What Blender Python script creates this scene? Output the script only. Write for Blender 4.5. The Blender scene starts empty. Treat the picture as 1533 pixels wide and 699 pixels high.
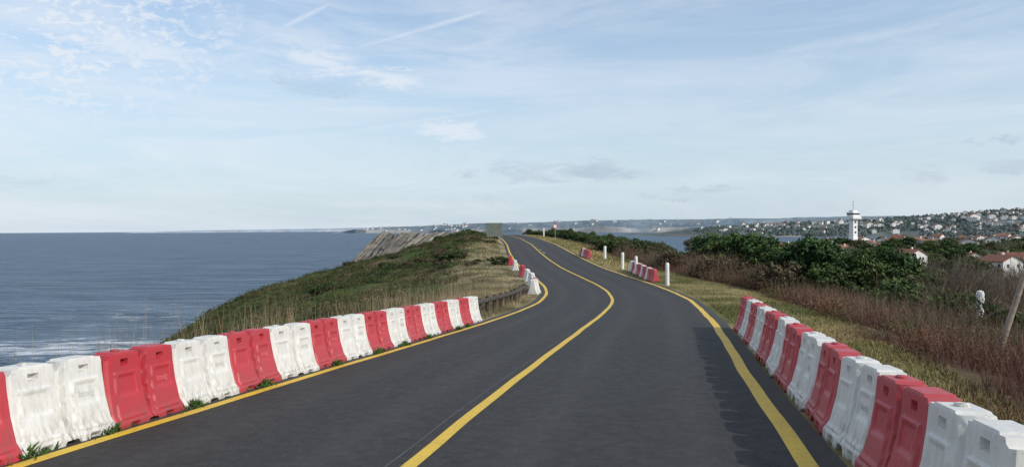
import bpy, math, random
import numpy as np
from mathutils import Vector, Matrix
from mathutils.bvhtree import BVHTree
rng=np.random.default_rng(7); random.seed(7)
scn=bpy.context.scene; COL=scn.collection
scn.view_settings.view_transform='Standard'; scn.view_settings.look='None'; scn.view_settings.exposure=0
# ---------------------------------------------------------------- helpers
def link(o,parent=None):
    COL.objects.link(o)
    if parent: o.parent=parent
    return o
def tag(o,label,cat,group=None,kind=None):
    o["label"]=label; o["category"]=cat
    if group:o["group"]=group
    if kind:o["kind"]=kind
def mesh(name,v,f,mats=(),col=None,smooth=False,midx=None):
    me=bpy.data.meshes.new(name)
    v=np.asarray(v,float)
    me.from_pydata(v.tolist(),[],f.tolist() if isinstance(f,np.ndarray) else f)
    for m in mats: me.materials.append(m)
    if midx is not None: me.polygons.foreach_set("material_index",list(midx))
    if smooth: me.polygons.foreach_set("use_smooth",[True]*len(me.polygons))
    if col is not None:
        a=me.color_attributes.new("Col",'FLOAT_COLOR','POINT')
        c=np.ones((len(v),4),dtype=np.float32); c[:,:3]=col
        a.data.foreach_set("color",c.ravel())
    me.update(); return me
def obj(name,me,parent=None,loc=None,rz=0):
    o=bpy.data.objects.new(name,me)
    if loc is not None:o.location=loc
    o.rotation_euler[2]=rz
    return link(o,parent)
def fr(a): return a-np.floor(a)
def vnoise(x,y,s=0.):
    xi=np.floor(x);yi=np.floor(y);u=x-xi;v=y-yi;u=u*u*(3-2*u);v=v*v*(3-2*v)
    h=lambda a,b:fr(np.sin(a*127.1+b*311.7+s*17.3)*43758.5453)
    return (h(xi,yi)*(1-u)+h(xi+1,yi)*u)*(1-v)+(h(xi,yi+1)*(1-u)+h(xi+1,yi+1)*u)*v
def fbm(x,y,s=0.,o=4):
    t=0;a=.5;n=0
    for i in range(o):
        t=t+a*vnoise(x*2**i,y*2**i,s+i*3.1);n+=a;a*=.5
    return t/n
def box(x0,x1,y0,y1,z0,z1):
    v=[(x0,y0,z0),(x1,y0,z0),(x1,y1,z0),(x0,y1,z0),(x0,y0,z1),(x1,y0,z1),(x1,y1,z1),(x0,y1,z1)]
    f=[(0,3,2,1),(4,5,6,7),(0,1,5,4),(1,2,6,5),(2,3,7,6),(3,0,4,7)]
    return v,f
def merge(parts):
    V=[];F=[];M=[]
    for i,p in enumerate(parts):
        v,f=p[0],p[1]; m=p[2] if len(p)>2 else 0
        k=len(V);V+=list(v);F+=[tuple(a+k for a in q) for q in f];M+=[m]*len(f)
    return V,F,M
def tube(pts,rad,n=8,cap=True,ph=0.):
    V=[];F=[]
    pts=[Vector(p) for p in pts]
    for i,p in enumerate(pts):
        d=(pts[min(i+1,len(pts)-1)]-pts[max(i-1,0)]).normalized()
        a=d.cross(Vector((0,1,0.13 if ph==0 else 0))).normalized(); b=d.cross(a)
        r=rad[i] if hasattr(rad,'__len__') else rad
        for k in range(n):
            t=2*math.pi*k/n+ph; V.append(tuple(p+a*math.cos(t)*r+b*math.sin(t)*r))
    for i in range(len(pts)-1):
        for k in range(n):
            F.append((i*n+k,i*n+(k+1)%n,(i+1)*n+(k+1)%n,(i+1)*n+k))
    if cap:
        F.append(tuple(range(n))); F.append(tuple(range((len(pts)-1)*n+n-1,(len(pts)-1)*n-1,-1)))
    return V,F
# ---------------------------------------------------------------- node helper
class NT:
    def __init__(s,nt): s.nt=nt; s.N=nt.nodes; s.L=nt.links
    def n(s,t,**k):
        x=s.N.new(t)
        for a,b in k.items(): setattr(x,a,b)
        return x
    def put(s,sock,v):
        if isinstance(v,bpy.types.NodeSocket): s.L.new(v,sock)
        elif v is not None:
            try: sock.default_value=v
            except Exception: sock.default_value=(*v,1) if len(v)==3 else v[:3]
    def m(s,op,a,b=None,c=None,clamp=False):
        x=s.n('ShaderNodeMath',operation=op,use_clamp=clamp)
        for i,v in enumerate((a,b,c)):
            if v is not None: s.put(x.inputs[i],v)
        return x.outputs[0]
    def mix(s,f,a,b,bt='MIX'):
        x=s.n('ShaderNodeMix',data_type='RGBA',blend_type=bt)
        s.put(x.inputs[0],f)
        for i,v in ((6,a),(7,b)):
            if isinstance(v,tuple) and len(v)==3: v=(*v,1)
            s.put(x.inputs[i],v)
        return x.outputs[2]
    def noise(s,vec,scale,detail=4,rough=.55,dist=0.):
        x=s.n('ShaderNodeTexNoise'); s.put(x.inputs['Vector'],vec)
        x.inputs['Scale'].default_value=scale;x.inputs['Detail'].default_value=detail
        x.inputs['Roughness'].default_value=rough;x.inputs['Distortion'].default_value=dist
        return x.outputs['Fac']
    def rng(s,v,a,b,c=0.,d=1.,smooth=False):
        x=s.n('ShaderNodeMapRange'); x.clamp=True
        if smooth:x.interpolation_type='SMOOTHSTEP'
        s.put(x.inputs[0],v)
        for i,q in enumerate((a,b,c,d)): s.put(x.inputs[i+1],q)
        return x.outputs[0]
    def comb(s,x,y,z=0.):
        c=s.n('ShaderNodeCombineXYZ'); s.put(c.inputs[0],x);s.put(c.inputs[1],y);s.put(c.inputs[2],z);return c.outputs[0]
    def scale(s,vec,sc):
        x=s.n('ShaderNodeMapping'); s.put(x.inputs[0],vec); x.inputs['Scale'].default_value=sc; return x.outputs[0]
def mat(name):
    m=bpy.data.materials.new(name); m.use_nodes=True
    t=NT(m.node_tree); p=m.node_tree.nodes['Principled BSDF']
    return m,t,p
def bump(t,p,h,strength=.3,dist=.02):
    b=t.n('ShaderNodeBump'); b.inputs['Strength'].default_value=strength; b.inputs['Distance'].default_value=dist
    t.put(b.inputs['Height'],h); t.L.new(b.outputs[0],p.inputs['Normal'])
def simple(name,c,rough=.6,var=.25,sc=8.,c2=None,metal=0,bs=.15):
    m,t,p=mat(name)
    g=t.n('ShaderNodeTexCoord').outputs['Object']
    n=t.noise(g,sc,4)
    f=t.rng(n,.35,.65)
    c2=c2 or tuple(x*(1-var) for x in c)
    t.put(p.inputs['Base Color'],t.mix(f,c,c2))
    p.inputs['Roughness'].default_value=rough;p.inputs['Metallic'].default_value=metal
    if bs: bump(t,p,n,bs,.01)
    return m
# ---------------------------------------------------------------- profile functions
CK=np.array([(-20,-5.9),(0,-2.05),(6.28,-.85),(7.5,-.62),(9.4,-.25),(11.76,.22),(15.7,1.06),(21,2.15),(27.5,3.4),(33,4.35),(40,5.0),(46,5.05),(52,4.7),(60,3.94),(70,3.3),(80,2.9),(100,2.5),(130,1.4),(160,-.3),(180,-1.5),(200,-3),(235,-6),(1400,-6)],float)
ZK=np.array([(-20,.93),(0,.0),(10,-.466),(20,-.93),(26,-1.2),(33,-1.43),(40,-1.58),(50,-1.56),(60,-1.28),(70,-.89),(80,-.5),(100,0),(130,.5),(160,.85),(180,.95),(200,.9),(235,-.5),(260,-6),(300,-16),(350,-32),(1400,-34)],float)
yy=np.arange(-26,420,.25)
def smooth(a,w):
    k=np.hanning(w);k/=k.sum();p=np.pad(a,(w//2,w//2),mode='edge');return np.convolve(p,k,'valid')[:len(a)]
XS=smooth(np.interp(yy,CK[:,0],CK[:,1]),35); ZS=smooth(np.interp(yy,ZK[:,0],ZK[:,1]),51)
xc=lambda y:np.interp(y,yy,XS)
zc=lambda y:np.interp(y,yy,ZS)
cs=lambda y:np.interp(y,[0,6,19,45,80],[0,.003,.034,.018,0])
adj=lambda x,y:.00348*np.clip(y,-20,250)+.007*np.clip(x,-70,70)
def Rz(x,y): return zc(y)+cs(y)*(x-xc(y)+3.5)-adj(x,y)
def tang(y):
    d=(xc(y+.5)-xc(y-.5)); l=math.hypot(d,1); return d/l,1/l
# ---------------------------------------------------------------- terrain
LK={-25:[(-9,1.0),(-15,-2),(-30,-12),(-45,-31)],0:[(-7,-.1),(-13,-2.6),(-30,-14),(-45,-31)],20:[(-4.5,-1.1),(-12,-3.3),(-25,-10),(-50,-31)],
40:[(-3.5,-1.8),(-15,-3.9),(-27,-8.5),(-55,-31)],60:[(-4,-1.4),(-16,-4.),(-30,-8.5),(-60,-31)],75:[(-5,-.6),(-17,-3.6),(-34,-8.9),(-63,-31)],
90:[(-5,.5),(-18,-2.6),(-35,-7.2),(-62,-31)],110:[(-6,1.7),(-18,-2.1),(-33,-5.2),(-58,-31)],140:[(-8,1.6),(-16,-2.5),(-28,-6.6),(-50,-31)],
170:[(-9,.6),(-15,-3.2),(-25,-9.4),(-46,-31)],200:[(-10,.0),(-20,-6),(-30,-13),(-50,-31)],235:[(-10,-1.5),(-18,-5),(-28,-12),(-45,-31)],
260:[(-12,-8),(-18,-12),(-28,-20),(-40,-31)],300:[(-10,-18),(-18,-24),(-28,-30),(-40,-33)],350:[(-10,-33),(-18,-33),(-28,-33),(-40,-34)],1400:[(-10,-34),(-18,-34),(-28,-34),(-40,-34)]}
RK={-25:[(2.,1.0),(8,-.3),(25,-5),(250,-14)],0:[(4.3,-.05),(9,-1),(25,-4.5),(250,-14)],20:[(9,-.8),(14,-1.9),(26,-4.3),(250,-14)],
40:[(12.6,-1.5),(18,-2.4),(32,-4.6),(250,-13)],60:[(11,-1.3),(18,-2.5),(34,-5),(260,-13)],100:[(9,0),(18,-1.5),(40,-6),(270,-13)],
150:[(9,.5),(20,-1),(55,-6),(280,-12)],200:[(5,.6),(20,-1.5),(70,-8),(300,-12)],260:[(5,-6),(30,-7),(90,-10),(340,-12)],
320:[(20,-27),(45,-15),(110,-11),(380,-12)],400:[(45,-32),(65,-17),(150,-11),(450,-12)],700:[(180,-32),(220,-18),(400,-13),(800,-14)],
960:[(340,-32),(400,-19),(600,-17),(1200,-19)],1060:[(430,-34),(500,-34),(800,-34),(1300,-34)],1400:[(600,-34),(700,-34),(900,-34),(1400,-34)]}
def kn(K,y):
    ks=sorted(K); out=[]
    for i in range(4):
        out.append((np.interp(y,ks,[K[k][i][0] for k in ks]),np.interp(y,ks,[K[k][i][1] for k in ks])))
    return out
rows=np.concatenate([np.arange(-25,100,1.25),np.arange(100,250,3.5),np.arange(250,1200,20.)])
NL,NR,NM=80,120,7
GX=[];GZ=[]
for y in rows:
    e=xc(y); w=3.6/ (tang(y)[1]); eL=e-w; eR=e+w
    zl=zc(y)+cs(y)*(-w+3.5)-.03; zr=zc(y)+cs(y)*(w+3.5)-.03
    lk=kn(LK,y); lx=[eL]+[a for a,b in lk]+[lk[-1][0]-50]; lz=[zl]+[b for a,b in lk]+[-36]
    rk=kn(RK,y); rx=[eR]+[max(a,eR+.5+i) for i,(a,b) in enumerate(rk)]+[rk[-1][0]+80]; rz=[zr]+[b for a,b in rk]+[-36]
    t=np.linspace(1,0,NL)
    xl=eL-(eL-lx[-1])*t**1.7
    zL=np.interp(xl,lx[::-1],lz[::-1])
    xm=np.linspace(eL,eR,NM+2)[1:-1]; zm=zc(y)+cs(y)*(xm-e+3.5)-.07
    t=np.linspace(0,1,NR); xr=eR+(rx[-1]-eR)*t**2.4; zR=np.interp(xr,rx,rz)
    x=np.concatenate([xl,xm,xr]); z=np.concatenate([zL,zm,zR])
    GX.append(x);GZ.append(z)
GX=np.array(GX);GZ=np.array(GZ);GY=np.repeat(rows[:,None],GX.shape[1],1)
DE=np.maximum(0,np.abs(GX-xc(GY))-3.7)
msk=np.clip((DE-.6)/2.5,0,1)
for _ in range(5):
    s=GZ.copy(); s[:,1:-1]=(GZ[:,:-2]+GZ[:,2:]+2*GZ[:,1:-1])/4; s[1:-1]=(s[:-2]+s[2:]+2*s[1:-1])/4
    GZ=GZ*(1-msk)+s*msk
nz=(fbm(GX*.25,GY*.25,1)-.5)
GZ=GZ+nz*np.clip(DE/12,0,1)*1.3+(fbm(GX*.06,GY*.06,2)-.5)*np.clip((DE-5)/40,0,1)*3.0+(fbm(GX*1.1,GY*1.1,5,2)-.5)*np.clip(DE/3,0,1)*.16
GZ=GZ+np.where(GX<xc(GY),(fbm(GX*.55,GY*.45,41,3)-.5)*np.clip((DE-3)/8,0,1)*1.2,0)
GZ=GZ-adj(GX,GY)
def zone(x,y,z):
    s=x-xc(y); n1=fbm(x*.12,y*.12,11); n2=fbm(x*.6,y*.6,12); n4=fbm(x*.28,y*.28,19)
    L=lambda a,b,f:np.asarray(a)[None,:]*(1-f[:,None])+np.asarray(b)[None,:]*f[:,None]
    cl=lambda v:np.clip(v,0,1)
    green=L((.030,.052,.012),(.070,.090,.025),cl((n2-.3)*2.4))
    olive=L((.065,.054,.025),(.13,.10,.050),cl((n2-.35)*3))
    straw=L((.20,.16,.085),(.33,.27,.15),cl((n2-.35)*3))
    fo=cl((n1-.5)*6+(n4-.5)*5+np.clip((x+14)/18,-.9,.6)+np.clip((y-95)/110,-.3,.25)+.15)
    left=green*(1-fo[:,None])+olive*fo[:,None]
    fs=cl(1.15-(-s-3.5)/np.interp(y,[0,25,60,110],[2.4,6.,6.5,3.2])+ (n2-.5)*2.2)*cl((y-5)/18)
    left=left*(1-fs[:,None])+straw*fs[:,None]
    fv=cl(1.3+(s+3.5)/2.5)*cl((24-y)/8)*.7
    left=left*(1-fv[:,None])+np.array((.10,.10,.04))*fv[:,None]
    rock=L((.12,.105,.085),(.22,.195,.16),cl((n2-.3)*2.5))
    fr_=cl((-z-13)/4)
    left=left*(1-fr_[:,None])+rock*fr_[:,None]
    lawn=L((.11,.115,.038),(.28,.23,.105),cl((n2-.3)*2.4+(n1-.5)*1.8+.15))
    brk=L((.065,.038,.024),(.115,.068,.040),cl((n2-.3)*2.5))
    dk=L((.036,.050,.019),(.080,.080,.040),cl((n1-.3)*3))
    fb=cl((s-np.interp(y,[0,18,40,60,90],[5.0,6.2,7.4,6.4,6.]))/1.0+(n2-.5)*2)
    right=lawn*(1-fb[:,None])+brk*fb[:,None]
    fd=cl((s-22)/15+(n1-.5)*3+ (y-65)/50)*fb
    right=right*(1-fd[:,None])+dk*fd[:,None]
    r=(s>0)[:,None]
    return np.where(r,right,left)
tv=np.stack([GX.ravel(),GY.ravel(),GZ.ravel()],1)
nr,nc=GX.shape
I=np.arange(nr*nc).reshape(nr,nc)
tf=np.stack([I[:-1,:-1].ravel(),I[:-1,1:].ravel(),I[1:,1:].ravel(),I[1:,:-1].ravel()],1)
def vegmat(name,rough=.85,vary=.35,bstr=0.,nsc=None):
    m,t,p=mat(name)
    a=t.n('ShaderNodeAttribute',attribute_name='Col').outputs['Color']
    g=t.n('ShaderNodeNewGeometry')
    if nsc:
        n=t.noise(g.outputs['Position'],nsc,5,.7); n2=t.noise(g.outputs['Position'],nsc*.13,3,.65)
        f=t.m('MULTIPLY',t.rng(n,.25,.75,1-vary,1+vary),t.rng(n2,.3,.7,.75,1.25))
        if bstr: bump(t,p,n,bstr,.12)
    else:
        f=t.rng(g.outputs['Random Per Island'],0,1,1-vary,1+vary)
    sc=t.n('ShaderNodeVectorMath',operation='SCALE'); t.put(sc.inputs[0],a); t.put(sc.inputs['Scale'],f)
    t.put(p.inputs['Base Color'],sc.outputs[0]); p.inputs['Roughness'].default_value=rough
    p.inputs['Specular IOR Level'].default_value=.2
    return m
M_ground=vegmat("ground_material",.95,.45,.8,5.)
M_veg=vegmat("foliage_material",.8,.4)
tme=mesh("ground",tv,tf,[M_ground],zone(tv[:,0],tv[:,1],tv[:,2]),True)
ground=obj("ground",tme)
tag(ground,"grassy clifftop ground sloping down either side of road","ground",kind="structure")
BV=BVHTree.FromPolygons(tv.tolist(),tf.tolist())
def gz(x,y):
    h=BV.ray_cast(Vector((x,y,120)),Vector((0,0,-1)))
    return h[0].z if h[0] else -30.
def gzs(X,Y): return np.array([gz(a,b) for a,b in zip(X,Y)])
# ---------------------------------------------------------------- road ribbons
ST=np.concatenate([np.arange(-20,60,.5),np.arange(60,236,1.5)])
def ribbon(offs,lift,y0=-20,y1=236,wob=0.):
    st=ST[(ST>=y0)&(ST<=y1)]; V=[];UV=[];L=0
    for i,y in enumerate(st):
        tx,ty=tang(y)
        if i: L+=math.hypot(xc(y)-xc(st[i-1]),y-st[i-1])
        for o in offs:
            oo=o+wob*math.sin(y*1.7+o)*math.sin(y*.63)
            x=xc(y)+ty*oo; Y=y-tx*oo
            V.append((x,Y,Rz(x,Y)+lift)); UV.append((o,L))
    k=len(offs);F=[]
    for i in range(len(st)-1):
        for j in range(k-1): F.append((i*k+j,i*k+j+1,(i+1)*k+j+1,(i+1)*k+j))
    return V,F,UV
def ribobj(name,offs,lift,m,y0=-20,y1=236,wob=0.):
    V,F,UV=ribbon(offs,lift,y0,y1,wob); me=mesh(name,V,F,[m],None,True)
    uv=me.uv_layers.new(name="UVMap")
    for l in me.loops: uv.data[l.index].uv=UV[l.vertex_index]
    o=obj(name,me); return o
M_as,t,p=mat("asphalt")
uvn=t.n('ShaderNodeUVMap',uv_map='UVMap').outputs[0]
g=t.n('ShaderNodeNewGeometry').outputs['Position']
sp=t.n('ShaderNodeSeparateXYZ'); t.put(sp.inputs[0],uvn)
nf=t.noise(g,80,3,.85); nm=t.noise(g,7,5,.75); nb=t.noise(t.comb(t.m('MULTIPLY',sp.outputs[0],1.2),t.m('MULTIPLY',sp.outputs[1],.12)),1.,4,.6)
base=t.mix(t.rng(nf,.33,.70),(.0115,.0112,.0110),(.080,.078,.075))
base=t.mix(t.rng(nm,.35,.7,0,.6),base,(.024,.0235,.0230))
au=t.m('ABSOLUTE',t.m('SUBTRACT',t.m('ABSOLUTE',sp.outputs[0]),1.55))
au2=t.m('ABSOLUTE',t.m('SUBTRACT',au,.72))
tr=t.rng(au2,0,.42,1,0,True)
tr=t.m('MULTIPLY',tr,t.rng(nb,.3,.7,.2,.9))
base=t.mix(t.m('MULTIPLY',tr,.38),base,(.080,.078,.074))
ed=t.rng(t.m('ABSOLUTE',sp.outputs[0]),2.95,3.5,0,.55)
base=t.mix(t.m('MULTIPLY',ed,t.rng(nm,.35,.6)),base,(.11,.10,.08))
vo=t.n('ShaderNodeTexVoronoi'); t.put(vo.inputs['Vector'],g); vo.inputs['Scale'].default_value=44
sp2=t.rng(vo.outputs['Distance'],.0,.22,1,0)
base=t.mix(t.m('MULTIPLY',sp2,.6),base,(.24,.235,.225))
t.put(p.inputs['Base Color'],base); t.put(p.inputs['Roughness'],t.rng(nm,.3,.7,.66,.88))
p.inputs['Specular IOR Level'].default_value=.28
bump(t,p,nf,.9,.010)
road=ribobj("road",[-3.48,-3.1,-2.5,-1.5,-.5,.5,1.5,2.5,3.1,3.5],0.,M_as); tag(road,"dark fresh asphalt road winding along the clifftop","road",kind="structure")
M_yel,t,p=mat("yellow_paint")
g=t.n('ShaderNodeNewGeometry').outputs['Position']
n=t.noise(g,30,5,.75); n2=t.noise(g,3,3)
b=t.mix(t.rng(n2,.3,.7),(.74,.48,.035),(.62,.41,.04))
b=t.mix(t.rng(n,.54,.66,0,.75),b,(.14,.115,.06))
t.put(p.inputs['Base Color'],b);p.inputs['Roughness'].default_value=.6;bump(t,p,n,.3,.004)
M_wline=simple("worn_white_paint",(.42,.41,.38),.7,.6,25,(.06,.06,.06))
M_seam=simple("faint_seam",(.13,.13,.125),.8,.6,9,(.045,.045,.045))
for nm_,of,l,m,a,bb,w in (("road_marking_edge",[-3.24,-3.09],.005,M_yel,-20,236,.012),("road_marking_edge",[3.12,3.28],.005,M_yel,-20,236,.012),
      ("road_marking_centre",[-.065,.065],.005,M_yel,-20,200,.01),("road_seam",[-.195,-.182],.004,M_seam,-20,18,.012)):
    o=ribobj(nm_,of,l,m,a,bb,w); tag(o,"painted line on the dark asphalt road","road marking",kind="structure")
for y in (78,84,91,98,106):
    o=ribobj("road_marking_dash",[.28,.42],.006,M_wline,y,y+3.2); tag(o,"worn white dash on the dark asphalt road","road marking",kind="structure")
# ---------------------------------------------------------------- water barriers
def barrier_body(m):
    NU,NV=104,58; V=np.zeros((2,NU,NV,3))
    U=np.linspace(-1,1,NU); W=np.linspace(0,1,NV)
    for i,u in enumerate(U):
        a=abs(u*.6)
        top=.80-.085*np.clip((.06-a)/.012,0,1)-.05*np.clip((abs(u)-.93)/.02,0,1)-.016*np.clip((abs(a-.3)-.17)/.010,0,1)
        bot=.08*np.clip((.12-a)/.05,0,1)+.045*np.clip((abs(u)-.90)/.06,0,1)
        for j,w in enumerate(W):
            z=bot+(top-bot)*w
            x=u*(.604-.030*(z/.8)**1.2)
            ax=abs(x)
            D=np.interp(z,[0,.1,.18,.40,.62,.78,.8],[.285,.275,.215,.155,.12,.105,.098])
            gw=.012+.055*z/.8
            D-=.055*np.clip((gw-ax)/.012,0,1)*np.clip(z/.12,0,1)
            D-=.036*np.clip((abs(u)-.94)/.06,0,1)**1.3
            pw=.225-.06*z/.8
            D+=.020*np.clip((pw-abs(ax-.30))/.008,0,1)*np.clip((z-.13)/.015,0,1)*np.clip((.60-z)/.010,0,1)
            D-=.014*np.clip((pw-.05-abs(ax-.30))/.006,0,1)*np.clip((z-.36)/.008,0,1)*np.clip((.565-z)/.008,0,1)
            D-=.07*np.clip((.058-abs(ax-.30))/.006,0,1)*np.clip((z-.66)/.008,0,1)*np.clip((.728-z)/.008,0,1)
            D-=.05*np.clip((.08-abs(ax-.30))/.03,0,1)*np.clip((.09-z)/.03,0,1)
            D=max(D,.03)
            V[0,i,j]=(x,-D,z);V[1,i,j]=(x,D,z)
    idx=np.arange(2*NU*NV).reshape(2,NU,NV);F=[]
    for i in range(NU-1):
        for j in range(NV-1):
            F.append((idx[0,i,j],idx[0,i+1,j],idx[0,i+1,j+1],idx[0,i,j+1]))
            F.append((idx[1,i,j],idx[1,i,j+1],idx[1,i+1,j+1],idx[1,i+1,j]))
        F.append((idx[0,i,-1],idx[0,i+1,-1],idx[1,i+1,-1],idx[1,i,-1]))
        F.append((idx[0,i,0],idx[1,i,0],idx[1,i+1,0],idx[0,i+1,0]))
    for j in range(NV-1):
        F.append((idx[0,0,j],idx[0,0,j+1],idx[1,0,j+1],idx[1,0,j]))
        F.append((idx[0,-1,j],idx[1,-1,j],idx[1,-1,j+1],idx[0,-1,j+1]))
    F=[tuple(int(q) for q in f) for f in F]
    me=mesh("barrier_body",V.reshape(-1,3),F,[m],None,True)
    try: me.set_sharp_from_angle(angle=math.radians(38))
    except Exception: pass
    return me
def plastic(name,c,c2,dirt,fade):
    m,t,p=mat(name)
    tc=t.n('ShaderNodeTexCoord').outputs['Object']; g=t.n('ShaderNodeNewGeometry').outputs['Position']
    oi=t.n('ShaderNodeObjectInfo').outputs['Random']
    sp=t.n('ShaderNodeSeparateXYZ');t.put(sp.inputs[0],tc)
    n=t.noise(g,3.5,5,.65); n2=t.noise(t.scale(g,(9,9,2.2)),2.2,4,.7); n3=t.noise(g,28,4,.7)
    b=t.mix(t.rng(n,.3,.7),c,c2)
    b=t.mix(t.m('MULTIPLY',t.rng(oi,0,1,.1,.9),t.rng(n,.3,.7,.3,.7)),b,fade)
    low=t.rng(sp.outputs[2],0.,.34,.95,.0)
    d=t.m('MULTIPLY',t.rng(n2,.42,.68),t.m('ADD',low,.28),clamp=True)
    b=t.mix(d,b,dirt)
    sc=t.rng(n3,.62,.69,0,.5)
    b=t.mix(sc,b,dirt)
    t.put(p.inputs['Base Color'],b);t.put(p.inputs['Roughness'],t.rng(n3,.3,.7,.36,.6))
    bump(t,p,n3,.10,.005)
    return m
M_red=plastic("red_barrier_plastic",(.47,.024,.036),(.39,.028,.038),(.19,.07,.06),(.50,.085,.10))
M_wht=plastic("white_barrier_plastic",(.72,.71,.67),(.62,.61,.57),(.30,.27,.22),(.60,.59,.55))
M_lr=simple("red_lettering_plastic",(.58,.11,.12),.5,.1); M_lw=simple("white_lettering_plastic",(.50,.50,.47),.5,.1)
me_w=barrier_body(M_wht); me_r=me_w.copy(); me_r.materials.clear(); me_r.materials.append(M_red)
def text_mesh(lines,size,m,extr=.003,bold=0.002):
    cu=bpy.data.curves.new("lettering",'FONT'); cu.body=lines; cu.size=size; cu.extrude=extr; cu.offset=bold; cu.align_x='CENTER'; cu.resolution_u=2; cu.space_line=.8
    o=bpy.data.objects.new("lettering",cu); COL.objects.link(o)
    dg=bpy.context.evaluated_depsgraph_get(); me=bpy.data.meshes.new_from_object(o.evaluated_get(dg)); bpy.data.objects.remove(o)
    me.materials.clear(); me.materials.append(m); return me
lw=text_mesh("isosig",.092,M_lw); lr=lw.copy(); lr.materials.clear(); lr.materials.append(M_lr)
capv,capf=tube([(0,0,0),(0,0,.012),(0,0,.02)],[.045,.045,.035],14)
cap_w=mesh("filler_cap",capv,capf,[M_wht]); cap_r=mesh("filler_cap",capv,capf,[M_red])
def lab(red,where,extra=""):
    return ("faded red" if red else "dirty white")+" plastic water-filled barrier "+where+extra
def barrier(x,y,T,side,red,where,grp,detail=True,slope=None,jit=1.):
    tx,ty=T
    dz=slope if slope is not None else 0
    if side<0: X=Vector((tx,ty,dz))
    else: X=Vector((-tx,-ty,-dz))
    X.normalize(); Z=Vector((random.gauss(0,.018*jit),random.gauss(0,.018*jit),1)); Y=Z.cross(X).normalized(); Z=X.cross(Y).normalized()
    a=random.gauss(0,.035*jit)
    M=Matrix((X,Y,Z)).transposed().to_4x4()@Matrix.Rotation(a,4,'Z'); M.translation=Vector((x,y,gz(x,y)-.01))
    e=bpy.data.objects.new("traffic_barrier",None); e.empty_display_size=.3; link(e); e.matrix_world=M
    tag(e,lab(red,where),"traffic barrier",grp)
    link(bpy.data.objects.new("body",me_r if red else me_w),e)
    if detail:
        c=link(bpy.data.objects.new("filler_cap",cap_r if red else cap_w),e); c.location=(-.3,0,.80)
        l=link(bpy.data.objects.new("raised_lettering",lr if red else lw),e); l.location=(.30,-.155,.43); l.rotation_euler=(math.radians(90-8),0,0)
    return e
def arcpts(y0,n,step,off,off2=None):
    out=[];y=y0
    for i in range(n):
        of=off if off2 is None else off+(off2-off)*i/(n-1)
        tx,ty=tang(y); x=xc(y)+ty*of; Y=y-tx*of
        out.append((x,Y,(tx,ty),(Rz(xc(y+.5),y+.5)-Rz(xc(y-.5),y-.5))))
        y=y+step*ty*.98
    return out
for i,(x,y,T,sl) in enumerate(arcpts(4.65+.68,16,1.185,-3.58,-3.80)):
    barrier(x,y,T,-1,i%2==0,"standing along the cliff edge","barriers lining the cliff side of the road",slope=sl)
for i,(x,y,T,sl) in enumerate(arcpts(5.1,12,1.215,3.84,3.84)):
    barrier(x,y,T,1,i%2==1,"standing on the grassy roadside verge","barriers lining the grass side of the road",slope=sl)
bend={0:0,1:1,2:0,5:0,8:0,11:1,15:0,19:1}
for i,(x,y,T,sl) in enumerate(arcpts(39.5,20,1.35,-3.8)):
    if i not in bend: continue
    barrier(x,y,T,-1,bool(bend[i]),"lining the outer bend of road","barriers lining the uphill bend",detail=False,slope=sl,jit=2.5)
for i,(x,y,T,sl) in enumerate(arcpts(47.8,8,1.22,3.85,4.6)):
    barrier(x,y,T,1,i%2==0,"closing the verge beside white bollards","barriers on the inner bend",detail=False,slope=sl,jit=2)
for i,(x,y,T,sl) in enumerate(arcpts(71.5,4,1.25,3.8)):
    barrier(x,y,T,1,i!=2,"on the verge further up road","barriers further up the verge",detail=False,slope=sl,jit=2)
# ---------------------------------------------------------------- bollards
M_bw=simple("white_bollard_paint",(.80,.80,.77),.5,.12,6)
def bollard(x,y,h,r,z=None,grp="white bollards beside the road"):
    e=bpy.data.objects.new("bollard",None); link(e); e.location=(x,y,(gz(x,y) if z is None else z)-.02); e.rotation_euler=(random.gauss(0,.015),random.gauss(0,.015),.3)
    v,f=tube([(0,0,0),(0,0,h*.93),(0,0,h*.985),(0,0,h)],[r,r*.95,r*.75,r*.3],16)
    obj("post",mesh("post",v,f,[M_bw],None,False),e)
    v,f=tube([(0,0,h*.80),(0,0,h*.81),(0,0,h*.84),(0,0,h*.85)],[r*.9,r*1.04,r*1.04,r*.9],16,False)
    obj("collar",mesh("collar",v,f,[M_bw]),e)
    tag(e,"plain white round bollard on the verge" if x<15 else "plain white slim bollard among bare scrub","bollard",grp)
bollard(8.95,44.3,1.35,.11)
bollard(8.55,59.5,1.32,.12); bollard(8.45,70,1.30,.13); bollard(8.75,54.2,1.3,.11)
bollard(17.,28.,1.75,.14,gz(17,28)+.10)
bollard(6.2,150,1.8,.14)
# ---------------------------------------------------------------- signs
M_gal=simple("galvanised_steel",(.35,.36,.37),.45,.2,6,metal=.6); M_grn=simple("weathered_sign_back",(.17,.19,.16),.6,.3,3)
M_sr=simple("red_sign_face",(.5,.03,.03),.4,.1); M_sw=simple("white_sign_face",(.8,.8,.8),.4,.05)
e=bpy.data.objects.new("information_board",None);link(e); x,y=-2.4,104; e.location=(x,y,gz(x,y)-.1)
top=1.63+.80-e.location.z
for px in (-.85,.85):
    v,f=box(px-.05,px+.05,-.05,.05,0,top); obj("post",mesh("post",v,f,[M_gal]),e)
v,f=box(-1.1,1.1,-.09,-.053,top-1.75,top+.03); obj("panel",mesh("panel",v,f,[M_grn]),e)
for z0,z1 in ((top,top+.06),(top-1.79,top-1.74)):
    v,f=box(-1.13,1.13,-.11,-.092,z0,z1); obj("frame_rail",mesh("frame_rail",v,f,[M_gal]),e)
tag(e,"grey-green square board on two posts beside road","sign board")
e=bpy.data.objects.new("road_sign",None);link(e); x,y=7.2,128; e.location=(x,y,gz(x,y)-.1)
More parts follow.
